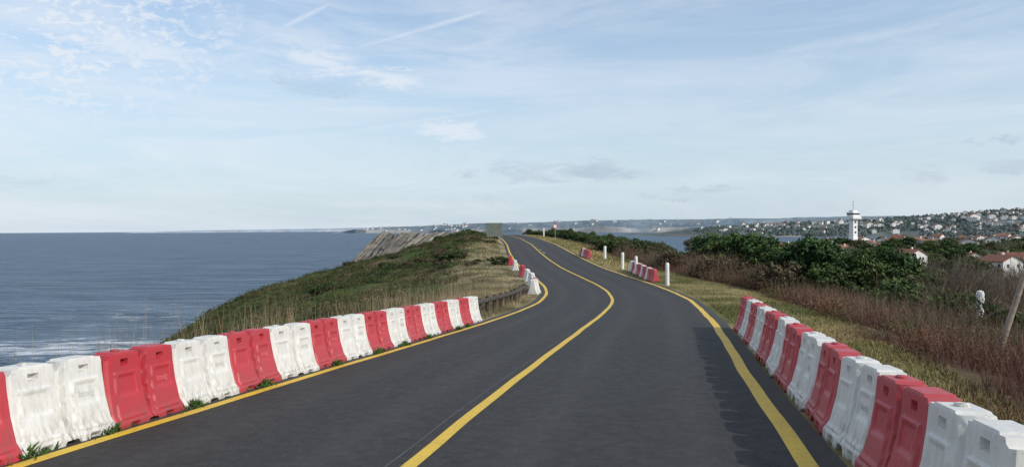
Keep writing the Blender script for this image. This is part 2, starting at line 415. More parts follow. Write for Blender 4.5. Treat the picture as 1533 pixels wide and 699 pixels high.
v,f=tube([(0,0,0),(0,0,2.6)],.05,8); obj("post",mesh("post",v,f,[M_gal]),e)
def disc(r,y0,z0,n=28): return [(r*math.cos(2*math.pi*k/n),y0,z0+r*math.sin(2*math.pi*k/n)) for k in range(n)],[tuple(range(n))]
v1,f1=disc(.42,-.07,2.25);v2,f2=disc(.29,-.076,2.25)
V,F,Mi=merge([(v1,f1,0),(v2,f2,1)]); obj("sign_face",mesh("sign_face",V,F,[M_sr,M_sw],midx=Mi),e)
tag(e,"round red and white prohibition sign on steel post","road sign")
M_tim=simple("weathered_timber",(.070,.058,.048),.9,.5,7,(.032,.027,.022),bs=.5)
e=bpy.data.objects.new("guard_rail",None);link(e);a0=arcpts(24.5,12,1.35,-4.3); e.location=(a0[0][0],a0[0][1],gz(a0[0][0],a0[0][1])); O=Vector(e.location)
pts=[];
for i,(x,y,T,s) in enumerate(a0):
    z=gz(x,y)
    v,f=tube([(x-O.x,y-O.y,z-O.z-.1),(x-O.x,y-O.y,z-O.z+.60)],.075,8); obj("post",mesh("post",v,f,[M_tim]),e)
    pts.append((x-O.x+.1,y-O.y,z-O.z+.48))
v,f=tube(pts,.085,10);obj("rail",mesh("rail",v,f,[M_tim],None,True),e)
tag(e,"weathered dark round timber guard rail beside the bend","guard rail")
pz=gz(9.5,15.2)
v,f=tube([(0,0,-.3),(.25,0,.6),(.62,0,1.7),(1.0,0,2.75)],[.065,.06,.052,.045],10)
o=obj("wooden_pole",mesh("wooden_pole",v,f,[simple("bare_grey_wood",(.32,.26,.20),.8,.4,9,bs=.4)],None,True),loc=(9.45,15.2,pz-.12)); tag(o,"leaning bare grey wooden pole among brown bracken","pole")
# ---------------------------------------------------------------- vegetation generators
def blades(P,h,w,lean,c0,tipmul=1.35):
    n=len(P);a=rng.uniform(0,2*math.pi,n);b=rng.uniform(0,2*math.pi,n)
    dx=np.cos(a)*w/2;dy=np.sin(a)*w/2
    V=np.zeros((n,3,3));V[:,0]=P;V[:,1]=P;V[:,2]=P
    V[:,0,0]-=dx;V[:,0,1]-=dy;V[:,1,0]+=dx;V[:,1,1]+=dy
    V[:,2,0]+=np.cos(b)*lean*h;V[:,2,1]+=np.sin(b)*lean*h;V[:,2,2]+=h
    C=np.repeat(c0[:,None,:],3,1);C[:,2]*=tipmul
    return V.reshape(-1,3),np.arange(3*n).reshape(n,3),C.reshape(-1,3)
def leafbits(P,s,c0):
    n=len(P);t1=rng.normal(0,1,(n,3));t1/=np.linalg.norm(t1,axis=1)[:,None];t2=rng.normal(0,1,(n,3));t2-=t1*(t1*t2).sum(1)[:,None];t2/=np.linalg.norm(t2,axis=1)[:,None]
    s=s[:,None];V=np.stack([P-t1*s,P+t2*s*.6,P+t1*s],1);return V.reshape(-1,3),np.arange(3*n).reshape(n,3),np.repeat(c0,3,0)
def stuff(name,parts,label,cat):
    V=[];F=[];C=[];k=0
    for v,f,c in parts: V.append(v);F.append(f+k);C.append(c);k+=len(v)
    o=obj(name,mesh(name,np.concatenate(V),np.concatenate(F),[M_veg],np.concatenate(C))); tag(o,label,cat,kind="stuff"); return o
def scatter(n,y0,y1,f0,f1,pw=1.):
    Y=y0+(y1-y0)*rng.uniform(0,1,n)**pw; a=f0(Y);b=f1(Y); X=a+(b-a)*rng.uniform(0,1,n); return X,Y
parts=[]
X,Y=scatter(26000,3,45,lambda y:xc(y)-7.5,lambda y:xc(y)-3.72,1.5); Z=gzs(X,Y)
k=vnoise(X*1.5,Y*1.5,3)
h=rng.uniform(.04,.16,len(X))*(.5+k)*np.where((X-xc(Y))<-3.9,1.5,.8)
c=zone(X,Y,Z); g=np.array((.055,.085,.02)); c=np.where((k>.5)[:,None]&(Y<26)[:,None],g,c)
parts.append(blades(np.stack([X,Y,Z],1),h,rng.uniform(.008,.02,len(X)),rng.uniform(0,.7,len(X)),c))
X,Y=scatter(90000,14,185,lambda y:np.interp(y,[0,30,75,110,170],[-25,-30,-39,-34,-27]),lambda y:xc(y)-4.2,1.1); Z=gzs(X,Y)
k=fbm(X*.5,Y*.5,4); d=np.hypot(X,Y)
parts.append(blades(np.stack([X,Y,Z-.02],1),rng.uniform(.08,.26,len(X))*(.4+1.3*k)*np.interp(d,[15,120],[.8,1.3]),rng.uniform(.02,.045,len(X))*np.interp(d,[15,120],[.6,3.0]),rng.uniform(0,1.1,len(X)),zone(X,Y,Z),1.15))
X,Y=scatter(50000,3,62,lambda y:xc(y)+3.75,lambda y:xc(y)+np.interp(y,[0,18,40,60],[5.6,7.0,8.6,7.5]),1.3); Z=gzs(X,Y)
k=fbm(X*.8,Y*.8,5)
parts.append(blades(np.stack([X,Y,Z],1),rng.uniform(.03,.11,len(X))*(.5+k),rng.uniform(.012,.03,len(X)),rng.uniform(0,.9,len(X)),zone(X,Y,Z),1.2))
X,Y=scatter(14000,62,170,lambda y:xc(y)+3.7,lambda y:xc(y)+7.5); Z=gzs(X,Y)
parts.append(blades(np.stack([X,Y,Z],1),rng.uniform(.08,.3,len(X)),rng.uniform(.04,.1,len(X)),rng.uniform(0,.9,len(X)),zone(X,Y,Z)))
stuff("grass",parts,"green and straw-coloured grass on the road verges","grass")
nc_=4200
X,Y=scatter(nc_,28,175,lambda y:np.interp(y,[0,30,75,110,170],[-24,-28,-37,-33,-26]),lambda y:xc(y)-np.interp(y,[28,60,110],[8.5,8.5,5.5]),1.); kk=fbm(X*.16,Y*.16,23)>.40;X,Y=X[kk],Y[kk];Z=gzs(X,Y);n=len(X)
pal=np.array([(.024,.044,.011),(.038,.056,.017),(.050,.066,.020),(.078,.060,.030),(.048,.038,.021)])
cc_=pal[rng.integers(0,5,n)];R=rng.uniform(.30,.95,n);m_=60
ii=np.repeat(np.arange(n),m_);dd=rng.normal(0,1,(n*m_,3));dd/=np.linalg.norm(dd,axis=1)[:,None];dd[:,2]=np.abs(dd[:,2])*.7
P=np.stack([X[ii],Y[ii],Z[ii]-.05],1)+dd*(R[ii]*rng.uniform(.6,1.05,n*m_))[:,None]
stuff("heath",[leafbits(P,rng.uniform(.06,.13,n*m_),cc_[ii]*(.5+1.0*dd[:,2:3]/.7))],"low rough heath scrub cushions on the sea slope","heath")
X,Y=scatter(5200,5,36,lambda y:xc(y)-7.5,lambda y:xc(y)-4.1); Z=gzs(X,Y); kk=fbm(X*.5,Y*.5,9)>.46; X,Y,Z=X[kk],Y[kk],Z[kk]
st=[blades(np.stack([X,Y,Z],1),rng.uniform(.6,1.5,len(X)),rng.uniform(.006,.012,len(X)),rng.uniform(.05,.45,len(X)),np.tile((.26,.20,.12),(len(X),1)),1.2)]
stuff("dry_grass",st,"tall thin dry grass stems behind the barriers","grass")
st=[]
for yb in (7.0,8.3,9.9,12.2,14.,15.4,17,19.5,6.,20.5):
    tx,ty=tang(yb); n=150; r=np.abs(rng.normal(0,.10,n)); an=rng.uniform(0,6.28,n)
    x0=xc(yb)-ty*3.33; X=x0+r*np.cos(an)*.6; Y=yb+tx*3.33+r*np.sin(an)*2; Z=gzs(X,Y)+rng.uniform(0,.10,n)*np.exp(-r*5)
    st.append(blades(np.stack([X,Y,Z],1),rng.uniform(.03,.09,n),rng.uniform(.02,.05,n),rng.uniform(.3,1.3,n),np.tile((.045,.085,.02),(n,1))))
stuff("weeds",st,"small leafy green weeds at the barrier feet","weeds")
nb_=4400
X,Y=scatter(nb_,4,55,lambda y:xc(y)+np.interp(y,[0,18,40],[5.3,6.5,7.7]),lambda y:xc(y)+np.interp(y,[0,18,40],[11,19,30]),1.15);kk=fbm(X*.5,Y*.5,71)>.40;X,Y=X[kk],Y[kk];Z=gzs(X,Y);n=len(X)
k=np.clip((fbm(X*.3,Y*.3,21)-.3)*2.4,0,1)[:,None]
cc_=(np.array((.165,.082,.042))*(1-k)+np.array((.105,.058,.038))*k)*rng.uniform(.65,1.3,(n,1)); gm=(vnoise(X*.3,Y*.3,55)>.74); cc_[gm]=np.array((.075,.09,.032))
m_=75;ii=np.repeat(np.arange(n),m_);R=rng.uniform(.25,.5,n);H=rng.uniform(.15,.75,n)
q=rng.normal(0,1,(n*m_,2))*.6;hz=rng.uniform(0,1,n*m_)**.7
P=np.stack([X[ii]+q[:,0]*R[ii]*(1-.3*hz),Y[ii]+q[:,1]*R[ii]*(1-.3*hz),Z[ii]+hz*H[ii]],1)
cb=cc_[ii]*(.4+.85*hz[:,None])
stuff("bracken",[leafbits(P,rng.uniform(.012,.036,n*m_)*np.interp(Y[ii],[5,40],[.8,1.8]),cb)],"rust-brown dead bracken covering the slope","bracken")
X,Y=scatter(140000,6,95,lambda y:xc(y)+np.interp(y,[0,18,40,60,95],[5.6,7.0,8.3,7.4,8.2]),lambda y:xc(y)+np.interp(y,[0,18,40,95],[13,22,36,62]),1.2)
kk=fbm(X*.35,Y*.35,31)>.38;X,Y=X[kk],Y[kk];Z=gzs(X,Y);k=np.clip((fbm(X*.15,Y*.15,8)[:,None]-.38)*3.2,0,1)
c=np.array((.125,.064,.048))*(1-k)+np.array((.135,.108,.066))*k
d=np.hypot(X,Y); hv=.4+1.2*fbm(X*.45,Y*.45,61)
stuff("scrub",[blades(np.stack([X,Y,Z],1),rng.uniform(.35,1.2,len(X))*hv*np.interp(X-xc(Y),[6,10],[.6,1]),rng.uniform(.008,.020,len(X))*np.interp(d,[10,80],[.6,2.6]),rng.uniform(.05,.7,len(X)),c,1.3)],"leafless reddish-brown scrub stems on the slope","scrub")
def crown(R,H,z0,ncl,nleaf,ls,cd,cl,flat=.0,core=.55):
    V=[];C=[]
    ph=rng.uniform(0,6.28,3)
    for i in range(ncl):
        u=rng.uniform(0,6.28);vv=rng.uniform(-.75,1);rr=math.sqrt(max(0,1-vv*vv))
        s=rng.uniform(core,1.)*(1+.22*math.sin(3*u+ph[0])+.15*math.sin(5*u+ph[1]))
        c=np.array((math.cos(u)*rr*R*s,math.sin(u)*rr*R*s,z0+H*.5+vv*H*.5*rng.uniform(.75,1.12)))
        cr=R*rng.uniform(.20,.36)
        d=rng.normal(0,1,(nleaf,3));d/=np.linalg.norm(d,axis=1)[:,None]
        P=c+d*cr*rng.uniform(.55,1.05,(nleaf,1))*np.array((1,1,.8))
        t1=rng.normal(0,1,(nleaf,3));t1/=np.linalg.norm(t1,axis=1)[:,None]
        t2=np.cross(t1,d+rng.normal(0,.35,(nleaf,3)));t2/=np.linalg.norm(t2,axis=1)[:,None]+1e-6
        s1=ls*rng.uniform(.6,1.3,(nleaf,1));s2=s1*.45
        Q=np.stack([P-t1*s1,P+t2*s2,P+t1*s1,P-t2*s2],1)
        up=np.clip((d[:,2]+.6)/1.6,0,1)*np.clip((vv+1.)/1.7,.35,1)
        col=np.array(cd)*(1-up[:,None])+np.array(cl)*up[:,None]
        col*=rng.uniform(.75,1.25)
        V.append(Q.reshape(-1,3));C.append(np.repeat(col,4,0))
    V=np.concatenate(V);return V,np.arange(len(V)).reshape(-1,4),np.concatenate(C)
def stems(R,H,n,w,c,tw=5):
    V=[];C=[]
    a=rng.uniform(0,6.28,n);r0=rng.uniform(0,.25*R,n);sp=rng.uniform(.1,1,n)*R
    p0=np.stack([np.cos(a)*r0,np.sin(a)*r0,np.zeros(n)],1);p1=np.stack([np.cos(a)*(r0+sp),np.sin(a)*(r0+sp),H*rng.uniform(.55,1.05,n)*(1-.25*(sp/R)**2)],1)
    def tri(a0,b0,ww):
        m=len(a0);s=rng.normal(0,1,(m,3));s/=np.linalg.norm(s,axis=1)[:,None]
        V.append(np.stack([a0-s*ww,a0+s*ww,b0],1).reshape(-1,3));C.append(np.tile(c,(3*m,1)))
    tri(p0,p1,w)
    for j in range(tw):
        t=rng.uniform(.35,.95,(n,1));q=p0+(p1-p0)*t;e=q+(p1-p0)*rng.uniform(.12,.35,(n,1))+rng.normal(0,.14*R,(n,3));tri(q,e,w*.55)
        q2=q+(e-q)*.5; tri(q2,q2+(e-q)*.4+rng.normal(0,.09*R,(n,3)),w*.4)
    V=np.concatenate(V);return V,np.arange(len(V)).reshape(-1,3),np.concatenate(C)
M_bark=simple("bark",(.09,.07,.055),.9,.4,9,bs=.5)
def treemesh(kind):
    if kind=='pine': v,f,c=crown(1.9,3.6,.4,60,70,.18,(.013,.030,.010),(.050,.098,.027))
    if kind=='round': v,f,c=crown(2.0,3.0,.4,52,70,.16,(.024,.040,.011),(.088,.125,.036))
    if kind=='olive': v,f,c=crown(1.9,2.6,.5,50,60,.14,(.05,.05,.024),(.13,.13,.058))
    me=mesh("crown",v,f,[M_veg],c)
    V,F,_=merge([tube([(0,0,-.3),(.05,.03,.8),(-.04,.06,1.8),(.02,0,3.0)],[.16,.13,.09,.03],8)]+[tube([(0,0,.7+.35*i),(math.cos(i*2.1)*.6,math.sin(i*2.1)*.6,1.3+.38*i),(math.cos(i*2.1)*1.2,math.sin(i*2.1)*1.2,1.7+.4*i)],[.06,.045,.015],6) for i in range(5)])
    return me,mesh("trunk",V,F,[M_bark],None,True)
TM={k:[treemesh(k) for _ in range(3)] for k in ('pine','round','olive')}
LB={'pine':"dense dark green pine tree among brown scrub",'round':"rounded green leafy tree on the slope",'olive':"dull olive-brown tree with thin foliage"}
def tree(kind,x,y,s,z=None):
    zz=gz(x,y) if z is None else z
    if zz<-26: return
    c,tk=random.choice(TM[kind]); e=bpy.data.objects.new(("pine_tree" if kind=='pine' else "tree"),None);link(e)
    e.location=(x,y,zz-.1);e.rotation_euler[2]=random.uniform(0,6.28);e.scale=(s*random.uniform(.9,1.25),s*random.uniform(.9,1.25),s*random.uniform(.8,1.1))
    tag(e,LB[kind],"tree","trees on the landward slope")
    link(bpy.data.objects.new("crown",c),e);link(bpy.data.objects.new("trunk",tk),e)
SB=[]
for i in range(4):
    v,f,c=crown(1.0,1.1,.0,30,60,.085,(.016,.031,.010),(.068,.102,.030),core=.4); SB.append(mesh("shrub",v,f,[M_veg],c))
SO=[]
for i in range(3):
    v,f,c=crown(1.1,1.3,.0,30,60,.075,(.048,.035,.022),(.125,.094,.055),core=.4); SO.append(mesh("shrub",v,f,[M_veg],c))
SG=[]
for i in range(4):
    v,f,c=stems(1.1,1.7,80,.014,np.array(((.145,.108,.076),(.125,.072,.052),(.155,.13,.084),(.13,.095,.06))[i]))
    SG.append(mesh("bare_shrub",v,f,[M_veg],c))
BT=[]
for i in range(3):
    v,f,c=stems(1.5,3.6,70,.022,np.array(((.14,.11,.085),(.12,.095,.07),(.16,.13,.096))[i]),9); BT.append(mesh("bare_tree",v,f,[M_veg],c))
def plant(name,lst,x,y,s,label,cat,grp,z=None,sz=1.):
    o=obj(name,random.choice(lst),loc=(x,y,(gz(x,y) if z is None else z)-.08),rz=random.uniform(0,6.28)); o.scale=(s*random.uniform(.85,1.3),s*random.uniform(.85,1.3),s*sz*random.uniform(.8,1.15)); tag(o,label,cat,grp)
PX=lambda px,y:(px-766.)/1150*y
for i in range(85):
    px=random.uniform(1060,1380); y=random.uniform(62,118); tree('pine' if random.random()<.7 else 'round',PX(px,y),y,random.uniform(.8,1.2))
for i in range(40):
    px=random.uniform(1200,1365); y=random.uniform(42,66); tree('pine' if random.random()<.6 else 'round',PX(px,y),y,random.uniform(.55,.85))
for i in range(70):
    y=random.uniform(120,260); px=random.uniform(1010,1560); tree(random.choice(['pine','round','olive','olive']),PX(px,y),y,random.uniform(.9,1.45))
for i in range(105):
    y=random.uniform(270,900); px=random.uniform(1090,1560); tree(random.choice(['pine','round','round','olive']),PX(px,y),y,random.uniform(1.3,2.3))
for i in range(85):
    y=random.uniform(75,200); x=xc(y)+random.uniform(7.5,20); plant("shrub",SB,x,y,random.uniform(.9,1.8),"dense dark green shrub on the roadside","shrub","green shrubs beside the road")
for i in range(90):
    y=random.uniform(40,100); x=xc(y)+random.uniform(9,10+(y-30)*.6); plant("shrub",SO,x,y,random.uniform(.7,1.4),"dull brown-green leafy shrub on the slope","shrub","brownish shrubs on the landward slope")
for i in range(115):
    y=random.uniform(24,100); x=PX(random.uniform(1180,1560),y)
    if x>xc(y)+11: plant("shrub",SB,x,y,random.uniform(.6,1.5),"mid-green leafy shrub among bare brown scrub","shrub","green shrubs on the landward slope")
for i in range(90):
    y=random.uniform(46,100); x=xc(y)+random.uniform(7.5,8+ (y-30)*.55); plant("bare_shrub",SG,x,y,random.uniform(.7,1.2),"leafless grey-brown shrub on the slope","shrub","bare shrubs on the landward slope")
for i in range(80):
    y=random.uniform(20,75); x=PX(random.uniform(1330,1560),y)
    if x>xc(y)+8 and abs(x/y-17/28)>.03: plant("bare_shrub",SG,x,y,random.uniform(.6,1.3),"leafless grey-brown shrub on the slope","shrub","bare shrubs on the landward slope")
for i in range(42):
    y=random.uniform(40,120); x=PX(random.uniform(1340,1570),y); plant("bare_tree",BT,x,y,random.uniform(.8,1.25),"thin leafless tree with many fine twigs","tree","bare trees on the landward slope")
for (y,x0) in ((62,-14.6),(63,-15.4),(61.5,-15.0)): plant("shrub",SB,x0,y,1.1,"dark green shrub on grassy sea slope","shrub","shrubs on the sea slope",sz=.7)
for i in range(110):
    y=random.uniform(60,165); x=xc(y)-random.uniform(4.5,25)
    if random.random()<.55: plant("shrub",SB,x,y,random.uniform(.4,1.0),"low dark green shrub on grassy sea slope","shrub","shrubs on the sea slope",sz=.65)
    else: plant("shrub",SO,x,y,random.uniform(.3,.9),"low brown shrub on sea slope","shrub","brown shrubs on the sea slope",sz=.65)
# ---------------------------------------------------------------- layered rock outcrop
A=np.array((-40,232,.1));B=np.array((-13.,214,.1));Cc=np.array((-23,163,-10.5));D=np.array((-44,188,-10.8))
n1_,n2_=300,80;V=[];C=[]
NS=23
for i in range(n1_):
    u=i/(n1_-1)
    for j in range(n2_):
        w=j/(n2_-1)
        P=(A*(1-u)+B*u)*(1-w)+(D*(1-u)+Cc*u)*w
        q0=u*NS+.45*math.sin(u*19)+.5*math.sin(w*4+u*7)+.5*(float(vnoise(np.array(u*9),np.array(w*7),5))-.5)
        st=q0-math.floor(q0); ly=math.floor(q0)
        lay=float(vnoise(np.array(ly*1.37+.5),np.array(math.floor(w*5+ly*.37)*.9+.5),4))
        rid=(1-st)*.9+lay*1.6
        P=P+np.array((.3,-.8,.45))*rid*1.25
        P=P+np.array((0,0,1))*(float(fbm(np.array(u*50),np.array(w*14.),6))-.5)*.5
        if j==0: P[2]-=float(vnoise(np.array(ly*1.),np.array(2.),3))*1.3
        V.append(P); q=float(fbm(np.array(u*80.),np.array(w*6.),7)); hsh=float(vnoise(np.array(ly*.7+.5),np.array(9.5),2))
        cA_=np.array((.235,.215,.175));cB_=np.array((.125,.118,.105))
        C.append((cA_*(1-hsh)+cB_*hsh)*(.5+.9*q)*(1-.85*np.clip((st-.6)*4,0,1)))  # crack shade painted into the colour, darkening towards each layer's edge
V=np.array(V);I=np.arange(n1_*n2_).reshape(n1_,n2_)
F=[(int(I[i,j]),int(I[i,j+1]),int(I[i+1,j+1]),int(I[i+1,j])) for i in range(n1_-1) for j in range(n2_-1)]
per=[I[i,0] for i in range(n1_)]+[I[-1,j] for j in range(1,n2_)]+[I[i,-1] for i in range(n1_-2,-1,-1)]+[I[0,j] for j in range(n2_-2,0,-1)]
k=len(V);sk=V[per].copy();cen=V.mean(0);sk[:,:2]+=(cen[:2]-sk[:,:2])*-.12;sk[:,2]=-33
V=np.concatenate([V,sk]);C=np.concatenate([np.array(C),np.tile((.13,.12,.10),(len(per),1))])
F+=[(int(per[i]),int(per[(i+1)%len(per)]),k+(i+1)%len(per),k+i) for i in range(len(per))]
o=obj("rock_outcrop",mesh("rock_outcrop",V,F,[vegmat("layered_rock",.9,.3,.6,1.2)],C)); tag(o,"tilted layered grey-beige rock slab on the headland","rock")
# ---------------------------------------------------------------- sea
M_sea,t,p=mat("sea_water")
g=t.n('ShaderNodeNewGeometry').outputs['Position']
w1=t.noise(t.scale(g,(.040,.10,.1)),1.,5,.65,.8); w3=t.noise(t.scale(g,(.002,.008,1)),1.,3,.6)
w4=t.noise(t.scale(g,(.010,.045,1)),1.,6,.75,.9)
b=t.mix(t.rng(w1,.40,.60),(.022,.053,.096),(.058,.110,.168))
b=t.mix(t.rng(w3,.35,.65,0,.5),b,(.025,.058,.102))
b=t.mix(t.rng(w4,.47,.62,0,.75),b,(.115,.170,.228))
spx=t.n('ShaderNodeSeparateXYZ');t.put(spx.inputs[0],g)
def ell(cx,cy,rx,ry,rot=0.):
    dx=t.m('SUBTRACT',spx.outputs[0],cx);dy=t.m('SUBTRACT',spx.outputs[1],cy);c,s=math.cos(rot),math.sin(rot)
    a=t.m('DIVIDE',t.m('ADD',t.m('MULTIPLY',dx,c),t.m('MULTIPLY',dy,s)),rx);b_=t.m('DIVIDE',t.m('SUBTRACT',t.m('MULTIPLY',dy,c),t.m('MULTIPLY',dx,s)),ry)
    r=t.m('SQRT',t.m('ADD',t.m('MULTIPLY',a,a),t.m('MULTIPLY',b_,b_)));return t.rng(r,.2,1.,1,0,True)
fn=t.noise(t.scale(g,(.06,.22,1)),1.,7,.70,1.2)
e1=ell(-112,196,70,26);e2=ell(-160,260,150,95,.2)
th=t.m('ADD',t.m('MULTIPLY',e1,.20),t.m('MULTIPLY',e2,.10))
fm=t.rng(t.m('ADD',fn,th),.66,.80,0,.8)
foam2=t.rng(t.noise(t.scale(g,(.02,.14,1)),1.,6,.75,1.),.68,.76,0,.3)
fm=t.m('MAXIMUM',fm,foam2)
b=t.mix(fm,b,(.68,.72,.75))
t.put(p.inputs['Base Color'],b);p.inputs['Roughness'].default_value=.38;p.inputs['IOR'].default_value=1.33
p.inputs['Specular IOR Level'].default_value=.36
bump(t,p,w1,1.,7.)
S=60000
ys=[-3000,-500,0,200,600,2000,8000,S]; xs_=[-S,-8000,-2000,-500,0,500,2000,8000,S]
V=[(x,y,-28) for y in ys for x in xs_];nx=len(xs_)
F=[(r*nx+c,r*nx+c+1,(r+1)*nx+c+1,(r+1)*nx+c) for r in range(len(ys)-1) for c in range(nx-1)]
sea=obj("sea",mesh("sea",V,F,[M_sea])); tag(sea,"calm blue-grey ocean with small ripples","sea",kind="structure")
# ---------------------------------------------------------------- far hills
def ridge(name,pts,front,back,cliff,colA,colB,cc,n=260,m=22,amp=6.,fq=.004,seed=1,label=""):
    P=np.array(pts,float);tt=np.linspace(0,len(P)-1,n);x=np.interp(tt,range(len(P)),P[:,0]);y=np.interp(tt,range(len(P)),P[:,1]);h=np.interp(tt,range(len(P)),P[:,2])
    V=[];C=[]
    js=np.concatenate([[0,.02,.045],np.linspace(.1,1,m-3)])
    for j,q in enumerate(js):
        yo=y-front+(front+back)*q; prof=np.sin(np.clip(q/(front/(front+back)),0,2)*math.pi/2)
        prof=np.clip(prof,0,1)
        base=-30+ (h+30)*prof
        cl_=cliff*(.4+1.2*vnoise(x*fq*1.5,x*0+3,seed))
        z=np.where(q==0,-34,np.where(q<.03,-29.,np.maximum(base,np.minimum(-28+cl_,h))))
        z=z+(fbm(x*fq,yo*fq*.7,seed)-.5)*amp*2*min(1,q*2)*np.clip((h+28)/30,0,1)
        z=z+(fbm(x*fq*9,yo*fq*5,seed+2)-.5)*amp*.9*(q>.08)*np.clip((h+28)/30,0,1)
        V.append(np.stack([x,yo,z],1));k=fbm(x*fq*6,yo*fq*6,seed+5)[:,None];k=np.clip((k-.35)*3.3,0,1)
        c=np.array(colA)*(1-k)+np.array(colB)*k
        if q<.06:
            w=np.clip((vnoise(x*fq*2.2,x*0,seed+9)-.35)*4,0,1)[:,None]; c=c*(1-w)+np.array(cc)*w
        C.append(c)
    V=np.concatenate(V);C=np.concatenate(C);m_=len(js);I=np.arange(m_*n).reshape(m_,n)
    F=np.stack([I[:-1,:-1].ravel(),I[:-1,1:].ravel(),I[1:,1:].ravel(),I[1:,:-1].ravel()],1)
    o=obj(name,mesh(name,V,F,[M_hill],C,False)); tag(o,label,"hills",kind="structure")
    return BVHTree.FromPolygons(V.tolist(),F.tolist()),(x,y,h)
M_hill=vegmat("hill_material",.95,.25,0.,.02)  # distance haze is painted into the ridge colours as pale blue-grey
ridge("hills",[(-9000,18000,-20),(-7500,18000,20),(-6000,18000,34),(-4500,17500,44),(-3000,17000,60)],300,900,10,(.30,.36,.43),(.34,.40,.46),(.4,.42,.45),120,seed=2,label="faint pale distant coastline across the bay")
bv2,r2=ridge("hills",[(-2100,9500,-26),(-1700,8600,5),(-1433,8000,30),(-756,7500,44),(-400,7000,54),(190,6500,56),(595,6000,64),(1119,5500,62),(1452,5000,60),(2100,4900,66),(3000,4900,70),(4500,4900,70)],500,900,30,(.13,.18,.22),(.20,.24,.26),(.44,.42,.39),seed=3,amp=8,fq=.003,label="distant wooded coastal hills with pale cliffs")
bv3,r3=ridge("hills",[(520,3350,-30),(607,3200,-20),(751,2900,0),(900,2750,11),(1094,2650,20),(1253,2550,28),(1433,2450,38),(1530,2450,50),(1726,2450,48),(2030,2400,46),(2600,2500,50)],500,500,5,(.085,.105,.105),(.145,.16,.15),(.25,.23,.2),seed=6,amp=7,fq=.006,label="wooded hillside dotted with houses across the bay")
x,y,h=r3;n=8000
ii=rng.integers(40,len(x),n);X=x[ii]+rng.uniform(-6,6,n);Y=y[ii]-rng.uniform(0,1,n)**.8*490;Z=[]
for a,b_ in zip(X,Y):
    hit=bv3.ray_cast(Vector((a,b_,500)),Vector((0,0,-1)));Z.append(hit[0].z if hit[0] else -40)
Z=np.array(Z);kk=(Z>-26)&(fbm(X*.01,Y*.01,4)>.47);X,Y,Z=X[kk],Y[kk],Z[kk];n=len(X)
def lumps(X,Y,Z,r,cols):
    n=len(X)
    base=np.array([(1,0,0),(.3,.95,0),(-.8,.6,.1),(-.8,-.6,-.1),(.3,-.95,.1),(.1,.1,1.)])
    fa=np.array([(0,1,5),(1,2,5),(2,3,5),(3,4,5),(4,0,5)])
    R=r*rng.uniform(.6,1.4,n);a=rng.uniform(0,6.28,n);ca,sa=np.cos(a),np.sin(a)
    B=base[None]*rng.uniform(.7,1.3,(n,6,1))*R[:,None,None]
    Bx=B[:,:,0]*ca[:,None]-B[:,:,1]*sa[:,None];By=B[:,:,0]*sa[:,None]+B[:,:,1]*ca[:,None]
    V=np.stack([Bx+X[:,None],By+Y[:,None],B[:,:,2]*1.1+Z[:,None]],2).reshape(-1,3)
    F=(fa[None]+(np.arange(n)*6)[:,None,None]).reshape(-1,3);return V,F,np.repeat(cols,6,0)
cl=np.array((.072,.094,.085))*rng.uniform(.6,1.5,(n,1))
stuff("woodland",[lumps(X,Y,Z,5.,cl)],"distant dark woodland covering the far hillside","woodland")
n=28000;Y=230+rng.uniform(0,1,n)**.8*750;px=rng.uniform(1010,1600,n);X=(px-766)/1150*Y;Z=gzs(X,Y);kk=(Z>-24)&(fbm(X*.02,Y*.02,14)>.38);X,Y,Z=X[kk],Y[kk],Z[kk];n=len(X)
pal=np.array([(.034,.055,.020),(.055,.08,.032),(.085,.08,.047),(.11,.094,.062)])
cl=pal[rng.integers(0,4,n)]*rng.uniform(.6,1.3,(n,1))
rr=np.interp(Y,[230,500,900],[1.9,2.6,3.1])
parts=[lumps(X,Y,Z+.3,rr,cl)]
m_=90000;ii=rng.integers(0,n,m_);P=np.stack([X[ii],Y[ii],Z[ii]],1)+rng.normal(0,1.,(m_,3))*np.array((1.6,1.6,.8))*(rr[ii]/2)[:,None]+np.array((0,0,1.3))*(rr[ii]/2)[:,None]
parts.append(blades(P,rng.uniform(.6,1.6,m_)*rr[ii]/2,rng.uniform(.3,.8,m_)*rr[ii]/2,rng.uniform(0,1.2,m_),cl[ii]))
stuff("hedgerow_woodland",parts,"mixed hedges and copses between the houses","woodland")
